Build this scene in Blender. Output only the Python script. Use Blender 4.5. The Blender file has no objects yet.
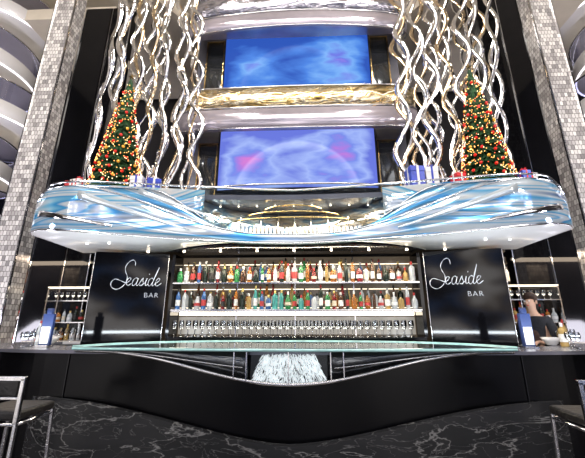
import bpy, math, random
from mathutils import Vector, Matrix, Euler
random.seed(7)
COL=bpy.context.scene.collection
S=bpy.context.scene
S.view_settings.view_transform='Standard'
# ---------------------------------------------------------------- materials
def new_mat(name):
    m=bpy.data.materials.new(name); m.use_nodes=True
    return m, m.node_tree.nodes, m.node_tree.links, m.node_tree.nodes['Principled BSDF']
def mat(name,col,rough=.4,metal=0.,emi=None,es=0.,trans=0.,coat=0.,noise=None,bump=0.,alpha=1.,spec=None):
    m,N,L,b=new_mat(name)
    b.inputs['Base Color'].default_value=(*col,1)
    b.inputs['Roughness'].default_value=rough
    b.inputs['Metallic'].default_value=metal
    if emi: b.inputs['Emission Color'].default_value=(*emi,1); b.inputs['Emission Strength'].default_value=es
    if trans: b.inputs['Transmission Weight'].default_value=trans
    if coat: b.inputs['Coat Weight'].default_value=coat
    if spec is not None: b.inputs['Specular IOR Level'].default_value=spec
    if alpha<1: b.inputs['Alpha'].default_value=alpha
    if noise or bump:
        tc=N.new('ShaderNodeTexCoord'); n=N.new('ShaderNodeTexNoise')
        n.inputs['Scale'].default_value=(noise[0] if noise else 8); n.inputs['Detail'].default_value=3
        L.new(tc.outputs['Object'],n.inputs['Vector'])
        if noise:
            r=N.new('ShaderNodeValToRGB'); f=noise[1]
            r.color_ramp.elements[0].color=(*[c*f for c in col],1); r.color_ramp.elements[0].position=.35
            r.color_ramp.elements[1].color=(*col,1); r.color_ramp.elements[1].position=.65
            L.new(n.outputs['Fac'],r.inputs['Fac']); L.new(r.outputs['Color'],b.inputs['Base Color'])
        if bump:
            bp=N.new('ShaderNodeBump'); bp.inputs['Strength'].default_value=bump; bp.inputs['Distance'].default_value=.05
            L.new(n.outputs['Fac'],bp.inputs['Height']); L.new(bp.outputs['Normal'],b.inputs['Normal'])
    return m
def ramp(N,stops):
    r=N.new('ShaderNodeValToRGB'); e=r.color_ramp.elements
    while len(e)<len(stops): e.new(.5)
    for i,(p,c) in enumerate(stops): e[i].position=p; e[i].color=(*c,1)
    return r
def glassy(name,tint,mixf=.3,rough=.02):
    m,N,L,b=new_mat(name); N.remove(b)
    t=N.new('ShaderNodeBsdfTransparent'); t.inputs[0].default_value=(*tint,1)
    g=N.new('ShaderNodeBsdfGlossy'); g.inputs['Roughness'].default_value=rough; g.inputs['Color'].default_value=(.95,.97,1,1)
    fr=N.new('ShaderNodeLayerWeight'); fr.inputs['Blend'].default_value=mixf
    mx=N.new('ShaderNodeMixShader'); L.new(fr.outputs['Fresnel'],mx.inputs[0]); L.new(t.outputs[0],mx.inputs[1]); L.new(g.outputs[0],mx.inputs[2])
    L.new(mx.outputs[0],N['Material Output'].inputs['Surface']); return m

M={}
M['black']=mat('black_gloss',(.004,.004,.005),.07,spec=.35,noise=(2,.6))
M['barblack']=mat('black_lacquer',(.003,.003,.004),.22,spec=.2,noise=(2,.6))
M['blackp']=mat('black_panel',(.006,.006,.008),.12,noise=(3,.7))
M['matblack']=mat('matte_black',(.012,.012,.013),.6,noise=(6,.7))
M['white']=mat('white_lacquer',(.74,.72,.72),.2,noise=(1.5,.93))
M['mauve']=mat('pearl_mauve_cladding',(.6,.55,.62),.14,metal=.6,noise=(1.2,.7))
M['cream']=mat('cream_plaster',(.7,.62,.5),.5,noise=(2,.9))
M['grey']=mat('grey_cladding',(.2,.2,.24),.22,metal=.4,noise=(2,.8))
M['steel']=mat('brushed_steel',(.8,.8,.82),.14,metal=1,noise=(20,.85))
M['darkwall']=mat('dark_wall',(.012,.011,.014),.3,noise=(1.2,.5))
M['glass']=glassy('clear_glass',(.9,.95,.96),.15)
M['glassware']=glassy('glassware',(.9,.92,.94),.5)
M['bluesheet']=glassy('blue_tinted_glass',(.55,.58,.9),.5)
M['ledw']=mat('warm_led',(1,.95,.85),.5,emi=(1,.86,.66),es=6)
M['ledsoft']=mat('soft_warm_led',(1,.95,.85),.5,emi=(1,.84,.62),es=2.2,noise=(3,.9))
M['ledc']=mat('cool_led',(1,1,1),.5,emi=(.95,.97,1),es=3)
M['edgeglow']=mat('added_edge_glow',(1,1,1),.5,emi=(.95,.9,1),es=1.8,noise=(3,.9))
M['letter']=mat('sign_silver',(.7,.72,.78),.3,metal=.4,emi=(.85,.9,1),es=.38)
M['gold']=mat('gold_metal',(.85,.62,.28),.15,metal=1,bump=.3,noise=(5,.7))
M['skin']=mat('skin',(.62,.38,.27),.5,noise=(12,.9))
M['hair']=mat('hair',(.06,.03,.02),.6,noise=(30,.5))
M['cloth']=mat('dark_cloth',(.02,.022,.03),.85,noise=(30,.6))
M['vest']=mat('brown_waistcoat',(.1,.05,.035),.8,noise=(30,.6))
M['red']=mat('red_paper',(.75,.02,.03),.35,noise=(9,.8))
M['giftwhite']=mat('white_paper',(.88,.87,.85),.4,noise=(9,.9))
M['giftblue']=mat('blue_paper',(.05,.09,.6),.3,noise=(9,.7))
M['navy']=mat('navy_card',(.01,.025,.1),.4,noise=(9,.8))
M['leather']=mat('dark_leather',(.02,.018,.018),.45,noise=(25,.6),bump=.2)
M['ice']=mat('ice',(.95,.97,.97),.1,emi=(.95,.97,1),es=.4,noise=(18,.7))  # emission put in so the ice glows white
M['fol']=mat('fir_needles',(.018,.1,.025),.7,noise=(14,.4))
M['trunk']=mat('bark',(.08,.045,.02),.8,noise=(20,.5))
M['seam']=mat('seam_black',(.02,.02,.024),.2,noise=(9,.8))
M['tealedge']=mat('added_glass_edge_glow',(.35,.6,.6),.1,emi=(.5,.85,.85),es=.25,noise=(6,.6))  # emission added to brighten the glass edge, no lamp behind it

m,N,L,b=new_mat('mirror_chrome'); M['chrome']=m
b.inputs['Metallic'].default_value=1; b.inputs['Roughness'].default_value=.03; b.inputs['Base Color'].default_value=(.95,.94,.93,1)

def streak_metal(name,stops,scale,dist,rot,sc=(.35,.3,1.6),rough=.12,bump=.35,det=3,metal=.85):
    m,N,L,b=new_mat(name)
    b.inputs['Metallic'].default_value=metal; b.inputs['Roughness'].default_value=rough
    tc=N.new('ShaderNodeTexCoord'); mp=N.new('ShaderNodeMapping'); mp.inputs['Scale'].default_value=sc
    m0=N.new('ShaderNodeMapping'); m0.inputs['Rotation'].default_value=(0,rot,0)
    w=N.new('ShaderNodeTexNoise'); w.inputs['Scale'].default_value=scale; w.inputs['Distortion'].default_value=dist; w.inputs['Detail'].default_value=det
    r=ramp(N,stops)
    L.new(tc.outputs['Object'],m0.inputs[0]); L.new(m0.outputs[0],mp.inputs[0]); L.new(mp.outputs[0],w.inputs['Vector']); L.new(w.outputs['Fac'],r.inputs['Fac']); L.new(r.outputs['Color'],b.inputs['Base Color'])
    bp=N.new('ShaderNodeBump'); bp.inputs['Strength'].default_value=bump; bp.inputs['Distance'].default_value=.12
    L.new(w.outputs['Fac'],bp.inputs['Height']); L.new(bp.outputs[0],b.inputs['Normal'])
    return m
painted_refl=[(.3,(.05,.3,.7)),(.39,(.92,.97,1)),(.43,(.3,.7,.97)),(.46,(.05,.42,.88)),(.475,(.9,.96,1)),(.52,(.72,.85,.95)),(.53,(.15,.55,.93)),(.56,(.95,.98,1)),(.6,(.1,.5,.9)),(.66,(.85,.93,.98)),(.72,(.08,.2,.45))]  # blue and white reflections painted into the fascia base colour
M['wave']=streak_metal('painted_blue_reflections',painted_refl,2.6,.15,0.0,sc=(.12,.1,1.5),rough=.06,bump=.1,det=1.2,metal=.6)
M['wavel']=streak_metal('painted_blue_reflections_falling',painted_refl,2.6,.1,-.35,sc=(.11,.1,1.4),rough=.06,bump=.1,det=.8,metal=.6)
M['waver']=streak_metal('painted_blue_reflections_rising',painted_refl,2.6,.1,.35,sc=(.11,.1,1.4),rough=.06,bump=.1,det=.8,metal=.6)
M['pale']=mat('icy_mirror',(.82,.92,.99),.06,metal=.6,noise=(1.5,.85))
M['goldrefl']=streak_metal('painted_gold_reflections',[(.3,(.12,.08,.03)),(.42,(.85,.6,.22)),(.5,(1,.9,.66)),(.6,(.55,.38,.14)),(.7,(.95,.88,.72))],3.0,1.5,.1)  # golden reflections painted into the balustrade base colour
M['silverstreak']=streak_metal('silver_streaked_metal',[(.3,(.1,.1,.13)),(.45,(.6,.58,.64)),(.55,(.25,.25,.3)),(.7,(.8,.78,.84))],3.0,1.2,.1)  # light and dark grey streaks in the base colour
M['recess']=streak_metal('recess_painted_reflections',[(.3,(.08,.2,.4)),(.4,(.65,.55,.42)),(.48,(.95,.95,.95)),(.55,(.25,.5,.8)),(.62,(.85,.92,.98)),(.7,(.12,.2,.35))],2.5,.8,0.,sc=(.5,.5,1.6),rough=.06,metal=.7)  # gold, white and blue reflections painted into the niche colour

m,N,L,b=new_mat('black_veined_marble'); M['marble']=m
tc=N.new('ShaderNodeTexCoord'); mp=N.new('ShaderNodeMapping'); mp.inputs['Rotation'].default_value=(0,.75,0); mp.inputs['Scale'].default_value=(.7,1,2.4); L.new(tc.outputs['Object'],mp.inputs[0])
n=N.new('ShaderNodeTexNoise'); n.inputs['Scale'].default_value=1.5; n.inputs['Detail'].default_value=9; n.inputs['Distortion'].default_value=.6
r=ramp(N,[(.0,(.014,.015,.016)),(.487,(.02,.021,.023)),(.498,(.26,.26,.26)),(.504,(.024,.025,.027)),(1,(.04,.04,.045))])
n2=N.new('ShaderNodeTexNoise'); n2.inputs['Scale'].default_value=4.5; n2.inputs['Detail'].default_value=6; n2.inputs['Distortion'].default_value=.8
r2=ramp(N,[(0,(0,0,0)),(.49,(0,0,0)),(.5,(.12,.12,.12)),(.507,(0,0,0)),(1,(.004,.004,.004))])
mx=N.new('ShaderNodeMixRGB'); mx.blend_type='ADD'; mx.inputs[0].default_value=1
L.new(mp.outputs[0],n.inputs['Vector']); L.new(mp.outputs[0],n2.inputs['Vector'])
L.new(n.outputs['Fac'],r.inputs[0]); L.new(n2.outputs['Fac'],r2.inputs[0]); L.new(r.outputs[0],mx.inputs[1]); L.new(r2.outputs[0],mx.inputs[2]); L.new(mx.outputs[0],b.inputs['Base Color'])
b.inputs['Roughness'].default_value=.2; b.inputs['Specular IOR Level'].default_value=.3

m,N,L,b=new_mat('silver_mosaic'); M['mosaic']=m
tc=N.new('ShaderNodeTexCoord'); sp=N.new('ShaderNodeSeparateXYZ'); ad=N.new('ShaderNodeMath'); cb=N.new('ShaderNodeCombineXYZ')
L.new(tc.outputs['Object'],sp.inputs[0]); L.new(sp.outputs[0],ad.inputs[0]); L.new(sp.outputs[1],ad.inputs[1]); L.new(ad.outputs[0],cb.inputs[0]); L.new(sp.outputs[2],cb.inputs[1])
bk=N.new('ShaderNodeTexBrick'); bk.inputs['Scale'].default_value=1; bk.inputs['Brick Width'].default_value=.06; bk.inputs['Row Height'].default_value=.09; bk.inputs['Mortar Size'].default_value=.004
bk.inputs['Color1'].default_value=(.95,.91,.87,1); bk.inputs['Color2'].default_value=(.3,.28,.28,1); bk.inputs['Mortar'].default_value=(.18,.16,.16,1)
L.new(cb.outputs[0],bk.inputs['Vector']); L.new(bk.outputs['Color'],b.inputs['Base Color'])
b.inputs['Metallic'].default_value=.4; b.inputs['Roughness'].default_value=.22
bp=N.new('ShaderNodeBump'); bp.inputs['Strength'].default_value=.9; bp.inputs['Distance'].default_value=.05; L.new(bk.outputs['Color'],bp.inputs['Height']); L.new(bp.outputs[0],b.inputs['Normal'])

def screen_mat(name,stops,es,scale,bias,arc,amp,sub):
    m,N,L,b=new_mat(name)
    tc=N.new('ShaderNodeTexCoord'); n=N.new('ShaderNodeTexNoise'); n.inputs['Scale'].default_value=scale; n.inputs['Detail'].default_value=4; n.inputs['Roughness'].default_value=.5; n.inputs['Distortion'].default_value=.3
    v=N.new('ShaderNodeVectorMath'); v.operation='DISTANCE'; v.inputs[1].default_value=bias
    L.new(tc.outputs['Generated'],v.inputs[0])
    mp=N.new('ShaderNodeMapping'); mp.inputs['Scale'].default_value=(.5,1,1.3); mp.inputs['Rotation'].default_value=(0,.5,0); L.new(tc.outputs['Object'],mp.inputs[0]); L.new(mp.outputs[0],n.inputs['Vector'])
    a=N.new('ShaderNodeMath'); a.operation='MULTIPLY_ADD'; L.new(n.outputs['Fac'],a.inputs[0]); a.inputs[1].default_value=amp; L.new(v.outputs['Value'],a.inputs[2])
    r=ramp(N,stops); s=N.new('ShaderNodeMath'); s.operation='SUBTRACT'; s.inputs[1].default_value=sub; L.new(a.outputs[0],s.inputs[0]); L.new(s.outputs[0],r.inputs[0])
    v2=N.new('ShaderNodeVectorMath'); v2.operation='DISTANCE'; v2.inputs[1].default_value=(.5,.5,-.1)
    mp2=N.new('ShaderNodeMapping'); mp2.inputs['Scale'].default_value=(2.2,0,1); mp2.inputs['Location'].default_value=(-.6,.5,0); L.new(tc.outputs['Generated'],mp2.inputs[0]); L.new(mp2.outputs[0],v2.inputs[0])
    r3=ramp(N,[(.72,(0,0,0)),(.84,(arc,arc,arc)),(.88,(0,0,0))]); L.new(v2.outputs['Value'],r3.inputs[0])
    ad=N.new('ShaderNodeMixRGB'); ad.blend_type='ADD'; ad.inputs[0].default_value=1; L.new(r.outputs[0],ad.inputs[1]); L.new(r3.outputs[0],ad.inputs[2])
    L.new(ad.outputs[0],b.inputs['Emission Color']); b.inputs['Emission Strength'].default_value=es; b.inputs['Base Color'].default_value=(.005,.005,.01,1); b.inputs['Roughness'].default_value=.5; b.inputs['Specular IOR Level'].default_value=0
    return m
M['scr1']=screen_mat('sunset_cloud_display',[(.02,(1,.7,.85)),(.14,(.95,.35,.68)),(.26,(.72,.22,.68)),(.38,(.42,.22,.78)),(.5,(.2,.28,.85)),(.62,(.38,.5,.97)),(.8,(.15,.2,.75))],1.0,1.3,(.5,.5,.4),.16,1.2,.5)
M['scr2']=screen_mat('blue_cloud_display',[(.04,(.7,.5,.95)),(.18,(.42,.26,.85)),(.32,(.16,.2,.8)),(.46,(.2,.45,.95)),(.6,(.08,.25,.8)),(.8,(.03,.1,.5))],1.0,1.3,(.6,.5,.35),.04,1.2,.5)
M['backlit']=mat('backlit_panel',(.08,.065,.055),.1,emi=(1,.76,.5),es=.07,noise=(2,.5))
M['glassfill']=mat('glass_row_fill_glow',(.3,.28,.25),.2,emi=(1,.92,.8),es=.3,noise=(4,.4))
M['backlit2']=mat('warm_backlit_panel',(.3,.2,.12),.4,emi=(1,.7,.42),es=.6,noise=(2,.3))
M['ctglass']=mat('teal_glass_top',(.3,.46,.46),.05,coat=1,metal=.45,noise=(1.5,.6))
M['displaygl']=mat('smoked_mirror',(.12,.13,.14),.06,metal=.8,noise=(2,.6))
M['floor']=mat('floor_stone',(.05,.045,.045),.12,noise=(2,.6))

# ---------------------------------------------------------------- geometry accumulator
class G:
    def __init__(s): s.v=[]; s.f=[]; s.m=[]; s.sm=[]
    def add(s,v,f,m=0,sm=False):
        o=len(s.v); s.v+= [tuple(p) for p in v]; s.f+=[tuple(i+o for i in q) for q in f]; s.m+=(list(m) if isinstance(m,list) else [m]*len(f)); s.sm+=[sm]*len(f); return s
    def box(s,c,d,m=0,rz=0):
        v=[]; ca,sa=math.cos(rz),math.sin(rz)
        for z in(-.5,.5):
            for x,y in((-.5,-.5),(.5,-.5),(.5,.5),(-.5,.5)):
                X,Y=x*d[0],y*d[1]; v.append((c[0]+X*ca-Y*sa,c[1]+X*sa+Y*ca,c[2]+z*d[2]))
        return s.add(v,[(3,2,1,0),(4,5,6,7),(0,1,5,4),(1,2,6,5),(2,3,7,6),(3,0,4,7)],m)
    def lathe(s,prof,c=(0,0,0),seg=14,m=0,cap=True):
        v=[];f=[]
        for r,z in prof:
            for k in range(seg):
                a=2*math.pi*k/seg; v.append((c[0]+r*math.cos(a),c[1]+r*math.sin(a),c[2]+z))
        for i in range(len(prof)-1):
            for k in range(seg):
                f.append((i*seg+k,i*seg+(k+1)%seg,(i+1)*seg+(k+1)%seg,(i+1)*seg+k))
        s.add(v,f,m,True)
        if cap: 
            s.add([v[k] for k in range(seg)],[tuple(range(seg))[::-1]],m); s.add(v[-seg:],[tuple(range(seg))],m)
        return s
    def tube(s,pts,r,seg=8,m=0,closed=False):
        pts=[Vector(p) for p in pts]; n=len(pts); v=[];f=[]
        rr=r if isinstance(r,(list,tuple)) else [r]*n
        up=Vector((0,0,1)); prev=None
        for i,p in enumerate(pts):
            t=(pts[(i+1)%n] if (closed or i<n-1) else p)-(pts[i-1] if (closed or i>0) else p)
            if t.length<1e-9: t=Vector((1,0,0))
            t.normalize()
            a=prev if prev else (up if abs(t.z)<.9 else Vector((1,0,0)))
            a=(a-t*a.dot(t)); a.normalize(); prev=a; b2=t.cross(a)
            for k in range(seg):
                an=2*math.pi*k/seg; v.append(p+(a*math.cos(an)+b2*math.sin(an))*rr[i])
        e=n if closed else n-1
        for i in range(e):
            for k in range(seg):
                j=(i+1)%n; f.append((i*seg+k,i*seg+(k+1)%seg,j*seg+(k+1)%seg,j*seg+k))
        s.add(v,f,m,True)
        if not closed: s.add(v[:seg],[tuple(range(seg))[::-1]],m); s.add(v[-seg:],[tuple(range(seg))],m)
        return s
    def grid(s,rows,m=0,sm=True,closed=False):
        nr=len(rows);nc=len(rows[0]); v=[p for r in rows for p in r]; f=[]
        for i in range(nr-1):
            for k in range(nc if closed else nc-1):
                f.append((i*nc+k,i*nc+(k+1)%nc,(i+1)*nc+(k+1)%nc,(i+1)*nc+k))
        return s.add(v,f,m,sm)
    def prism(s,poly,z0,z1,m=0):
        n=len(poly); v=[(x,y,z0) for x,y in poly]+[(x,y,z1) for x,y in poly]
        f=[tuple(range(n))[::-1],tuple(range(n,2*n))]+[(i,(i+1)%n,(i+1)%n+n,i+n) for i in range(n)]
        return s.add(v,f,m)
    def sphere(s,c,r,seg=10,rings=6,m=0,sc=(1,1,1)):
        rows=[]
        for i in range(rings+1):
            a=math.pi*i/rings
            rows.append([(c[0]+sc[0]*r*math.sin(a)*math.cos(2*math.pi*k/seg),c[1]+sc[1]*r*math.sin(a)*math.sin(2*math.pi*k/seg),c[2]-sc[2]*r*math.cos(a)) for k in range(seg)])
        return s.grid(rows,m,True,True)
    def sweep(s,path,prof,m=0,closedprof=True,sm=False):
        n=len(path); rows=[]
        for i in range(n):
            a=path[max(0,i-1)]; b=path[min(n-1,i+1)]; tx,ty=b[0]-a[0],b[1]-a[1]; l=math.hypot(tx,ty) or 1; nx,ny=-ty/l,tx/l
            rows.append([(path[i][0]+nx*o,path[i][1]+ny*o,z) for o,z in prof(i,path[i][0])])
        s.grid(rows,m,sm,closedprof)
        if closedprof:
            k=len(rows[0]); s.add(rows[0],[tuple(range(k))],m); s.add(rows[-1],[tuple(range(k))[::-1]],m)
        return s
    def make(s,name,mats,parent=None,solid=0,bevel=0,label=None,origin=None):
        xs=[p[0] for p in s.v]; ys=[p[1] for p in s.v]; zs=[p[2] for p in s.v]
        o=Vector(origin) if origin else Vector(((min(xs)+max(xs))/2,(min(ys)+max(ys))/2,min(zs)))
        me=bpy.data.meshes.new(name); me.from_pydata([Vector(p)-o for p in s.v],[],s.f)
        if not isinstance(mats,(list,tuple)): mats=[mats]
        for q in mats: me.materials.append(q)
        me.polygons.foreach_set('material_index',s.m); me.polygons.foreach_set('use_smooth',s.sm); me.update()
        ob=bpy.data.objects.new(name,me); ob.location=o; COL.objects.link(ob)
        if solid: md=ob.modifiers.new('s','SOLIDIFY'); md.thickness=solid; md.offset=0
        if bevel: md=ob.modifiers.new('b','BEVEL'); md.width=bevel; md.segments=2; md.limit_method='ANGLE'
        if parent: attach(ob,parent)
        if label: ob['label']=label
        return ob
def attach(ob,parent):
    ob.parent=parent
    ob.matrix_parent_inverse=Matrix.Translation(parent.location).inverted()
def tag(o,label,cat,group=None,kind=None):
    o['label']=label; o['category']=cat
    if group:o['group']=group
    if kind:o['kind']=kind
    return o
def empty(name,loc,label,cat,group=None):
    e=bpy.data.objects.new(name,None); e.location=loc; e.empty_display_size=.1; COL.objects.link(e); return tag(e,label,cat,group)
def struct(o,label=None,cat='room'):
    o['kind']='structure'; o['label']=label or o.name.replace('_',' '); o['category']=cat; return o
def clone_tree(root,kids,loc,group=None):
    r=root.copy(); r.location=loc; COL.objects.link(r)
    for k in kids:
        c=k.copy(); c.parent=r; COL.objects.link(c)
    return r
def catmull(P,n=8):
    out=[]; Q=[P[0]]+list(P)+[P[-1]]
    for i in range(1,len(Q)-2):
        for k in range(n):
            t=k/n; out.append(tuple(.5*((2*Q[i][d])+(-Q[i-1][d]+Q[i+1][d])*t+(2*Q[i-1][d]-5*Q[i][d]+4*Q[i+1][d]-Q[i+2][d])*t*t+(-Q[i-1][d]+3*Q[i][d]-3*Q[i+1][d]+Q[i+2][d])*t**3) for d in range(len(P[0]))))
    out.append(tuple(P[-1])); return out
def sym(P): return list(P)+[(-x,y) for x,y in reversed(P[:-1])]
def sstep(t): t=max(0,min(1,t)); return t*t*(3-2*t)

# ---------------------------------------------------------------- room shell
struct(G().box((0,4,-.05),(22,18,.1)).make('floor',M['floor']),'dark polished stone floor','floor')
struct(G().box((0,4,12.1),(22,18,.2)).make('ceiling',M['cream']),'cream atrium ceiling','ceiling')
struct(G().box((0,10.1,6),(22,.2,12)).make('wall_back',M['darkwall']),'dark atrium wall behind the decks','wall')
struct(G().box((-10.6,4,6),(.2,12,12)).make('wall_left',M['darkwall']),'dark side wall of the atrium','wall')
struct(G().box((10.6,4,6),(.2,12,12)).make('wall_right',M['darkwall']),'dark side wall of the atrium','wall')

# ---------------------------------------------------------------- bar counter
bar=empty('bar_counter',(0,4,0),'long curved black bar counter with glass top and marble base','bar counter')
bp_=catmull(sym([(-4.35,5.3),(-4.1,4.6),(-3.4,4.0),(-2.2,3.8),(0,3.72)]),8)
G().sweep(bp_,lambda i,x:[(0,0),(0,1.08),(.5,1.08),(.5,0)]).make('counter_body',M['barblack'],bar)
G().sweep(bp_,lambda i,x:[(-.05,1.085),(-.05,1.12),(.62,1.12),(.62,1.085)]).make('counter_top',M['grey'],bar,label='dark grey stone counter top')
mp_=catmull(sym([(-3.0,4.02),(-2.75,3.82),(-2.3,3.7),(-1.2,3.64),(0,3.6)]),10)
mz=lambda x:.27+.37*(.5-.5*math.cos(math.pi*min(1,abs(x)/2.65)))**.8
G().sweep(mp_,lambda i,x:[(0,0),(0,mz(x)),(.07,mz(x)),(.09,0)]).make('base_cladding',M['marble'],bar,label='black marble base with white veins and wavy top')
for x in(-2.45,-1.06,-.93,.93,1.06,2.45):
    G().box((x,3.715+.04*abs(x),.7),(.005,.01,.74)).make('panel_seam',M['seam'],bar)
W=2.36; fr=[];bk_=[]
for i in range(41):
    x=-W+2*W*i/40; q=x/W
    fr.append((x,3.52+.17*q*q)); bk_.append((x,3.70+1.25*max(0,1-abs(q)**3)**.6))
G().prism(fr+bk_[::-1][1:-1],1.125,1.16).make('glass_top',M['ctglass'],bar,bevel=.006,label='pale teal glass counter slab')
G().tube([(x,y+.01,1.163) for x,y in bk_],.009).make('rear_edge',M['tealedge'],bar,label='teal glass edge with added glow')
def zl(x): return 1.115-.31*(.5+.5*math.cos(math.pi*min(1,abs(x)/W)))**1.4
def yf(x): return 3.60+.13*(x/W)**2
for a,b in((-W+.02,-.42),(.42,W-.02)):
    xs=[a+(b-a)*i/24 for i in range(25)]
    G().grid([[(x,yf(x),1.122) for x in xs],[(x,yf(x)+.05,zl(x)) for x in xs]]).make('front_glass',M['displaygl'],bar,solid=.01,label='smoked glass front panel')
xs=[-W+.02+2*(W-.02)*i/60 for i in range(61)]
G().tube([(x,yf(x)+.03,zl(x)) for x in xs],.02).make('swoop_trim',M['steel'],bar,label='polished steel swooping trim')
G().tube([(x,yf(x)-.005,1.118-(1.118-zl(x))*.55) for x in xs if abs(x)>.42 and x<0],.007).make('inner_rail',M['steel'],bar)
G().tube([(x,yf(x)-.005,1.118-(1.118-zl(x))*.55) for x in xs if abs(x)>.42 and x>0],.007).make('inner_rail',M['steel'],bar)
G().tube([(x,3.515+.17*(x/W)**2,1.142) for x in xs],.011).make('edge_trim',M['tealedge'],bar,label='teal front glass edge with added glow')
xs=[-.42+.84*i/10 for i in range(11)]
G().grid([[(x,yf(x),1.122) for x in xs],[(x,yf(x)+.02,zl(x)) for x in xs]]).make('display_window',M['glass'],bar,label='clear display window')
g=G()
for k in range(1500):
    t=random.random(); sx=random.uniform(-1,1); x=sx*(.27+.11*t); top=1.1; lo=zl(x)+.02; z=top-(top-lo)*t; ln=random.uniform(.02,.05); yy=3.66+random.uniform(-.03,.025)
    w_=random.uniform(.002,.006); an=sx*.7+random.uniform(-.25,.25); dx=ln*math.sin(an)
    g.add([(x-w_,yy,z),(x+w_,yy-.008,z),(x+dx+w_,yy,max(z-ln,lo-.01)),(x+dx-w_*.3,yy+.006,max(z-ln,lo-.01))],[(0,1,2,3)])
ic=g.make('ice',M['ice'],bar,label='fine layered white crystal shards flaring behind the window'); ic['kind']='stuff'
G().box((0,3.7,.95),(.8,.01,.3)).make('display_backing',M['seam'],bar)
G().box((0,3.61,1.135),(.84,.05,.012)).make('display_light',M['ledc'],bar)
for x in(-.43,.43,-.56,.56,0):
    G().box((x,yf(x)+.0,(1.12+zl(x))/2),(.01,.03,1.12-zl(x))).make('window_bar',M['steel'],bar)

# ---------------------------------------------------------------- back bar shelving
bb=empty('back_bar_shelf',(0,5.6,0),'backlit back bar shelving with glass shelves','bar shelf')
G().box((0,5.78,1.85),(4.0,.04,1.36)).make('back_panel',M['backlit'],bb,label='dark mirrored back panel with warm glow')
G().box((0,5.55,.585),(4.0,.45,1.17)).make('lower_cabinet',M['black'],bb)
G().box((0,5.55,1.185),(4.0,.5,.03)).make('worktop',M['black'],bb)
for x in(-2.02,2.02): G().box((x,5.56,1.86),(.05,.36,1.32)).make('post',M['black'],bb)
for x in(-1.0,0,1.0): G().box((x,5.74,1.86),(.02,.03,1.32)).make('divider',M['steel'],bb)
for z in(2.05,1.62):
    G().box((0,5.57,z-.012),(4.0,.36,.022)).make('shelf',M['glass'],bb,label='glass shelf with steel nosing')
    G().box((0,5.385,z-.012),(4.0,.012,.02)).make('shelf_edge',M['steel'],bb)
    G().box((0,5.755,z+.35),(3.96,.012,.012)).make('led_strip',M['ledsoft'],bb,label='warm LED strip')
    G().box((0,5.66,z+.02),(4.0,.14,.045)).make('riser',M['grey'],bb)
    G().box((0,5.586,z+.03),(3.96,.008,.01)).make('led_strip',M['ledsoft'],bb,label='warm LED strip')
G().box((0,5.755,1.56),(3.96,.012,.05)).make('led_strip',M['ledw'],bb)
G().box((0,5.752,1.37),(3.96,.012,.28)).make('added_glow_strip',M['glassfill'],bb)  # glowing strip added to brighten the row of wine glasses
G().box((0,5.55,1.585),(4.0,.3,.012)).make('glass_rack',M['steel'],bb)

def bottle_mesh(kind,col,lab,capc,wl):
    P={'wine':[(.034,0),(.037,.01),(.037,.18),(.03,.205),(.014,.235),(.013,.29)],
       'squat':[(.045,0),(.049,.01),(.049,.13),(.04,.16),(.017,.18),(.016,.225)],
       'square':[(.038,0),(.04,.01),(.04,.19),(.034,.205),(.016,.215),(.015,.265)],
       'slim':[(.028,0),(.031,.01),(.03,.2),(.02,.25),(.012,.28),(.012,.32)],
       'flask':[(.03,0),(.045,.03),(.05,.08),(.042,.14),(.018,.18),(.014,.24)]}[kind]
    g=G(); sg=8 if kind=='square' else 12
    g.lathe([(r*(1.15 if sg==8 else 1),z) for r,z in P],(0,0,0),sg,0)
    r=P[2][0]*(1.18 if kind=='square' else 1.03); z0,z1=.05,P[2][1]*.75
    if kind=='flask': r=.052;z0,z1=.055,.1
    if wl: g.lathe([(r,z0),(r,z1)],(0,0,0),sg,1,False)
    h=P[-1][1]; n=P[-1][0]*1.25
    g.lathe([(n,h-.035),(n,h+.004),(n*.8,h+.008)],(0,0,0),10,2)
    return g.make('liquor_bottle',[col,lab,capc],origin=(0,0,0))
def bm(n,c,tr=.6,e=.03): return mat('bottle_'+n,c,.05,trans=tr,noise=(10,.8),emi=c,es=e)  # emission put into the glass for a backlit glow
cols={'amber':bm('amber',(.55,.22,.04),.6,.1),'brown':bm('brown',(.16,.07,.03)),'green':bm('green',(.05,.32,.1),.5,.12),'clear':bm('clear',(.8,.83,.85),.6,.1),
 'blue':bm('blue',(.07,.2,.5),.5,.08),'red':bm('red',(.4,.03,.03)),'teal':bm('teal',(.1,.45,.42),.5,.1),'gold':bm('gold',(.65,.45,.16),.6,.1),'dark':bm('dark',(.01,.02,.012),.1,0)}
labs=[mat('label_'+n,c,.6,noise=(30,.7)) for n,c in(('cream',(.72,.64,.5)),('white',(.82,.82,.8)),('red',(.45,.04,.04)),('black',(.02,.02,.02)),('pale',(.75,.75,.78)))]
caps=[mat('cap_'+n,c,.35,metal=.4,noise=(30,.9)) for n,c in(('black',(.02,.02,.02)),('gold',(.6,.45,.15)),('red',(.35,.02,.02)),('silver',(.6,.6,.6)))]
protos={}
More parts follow.
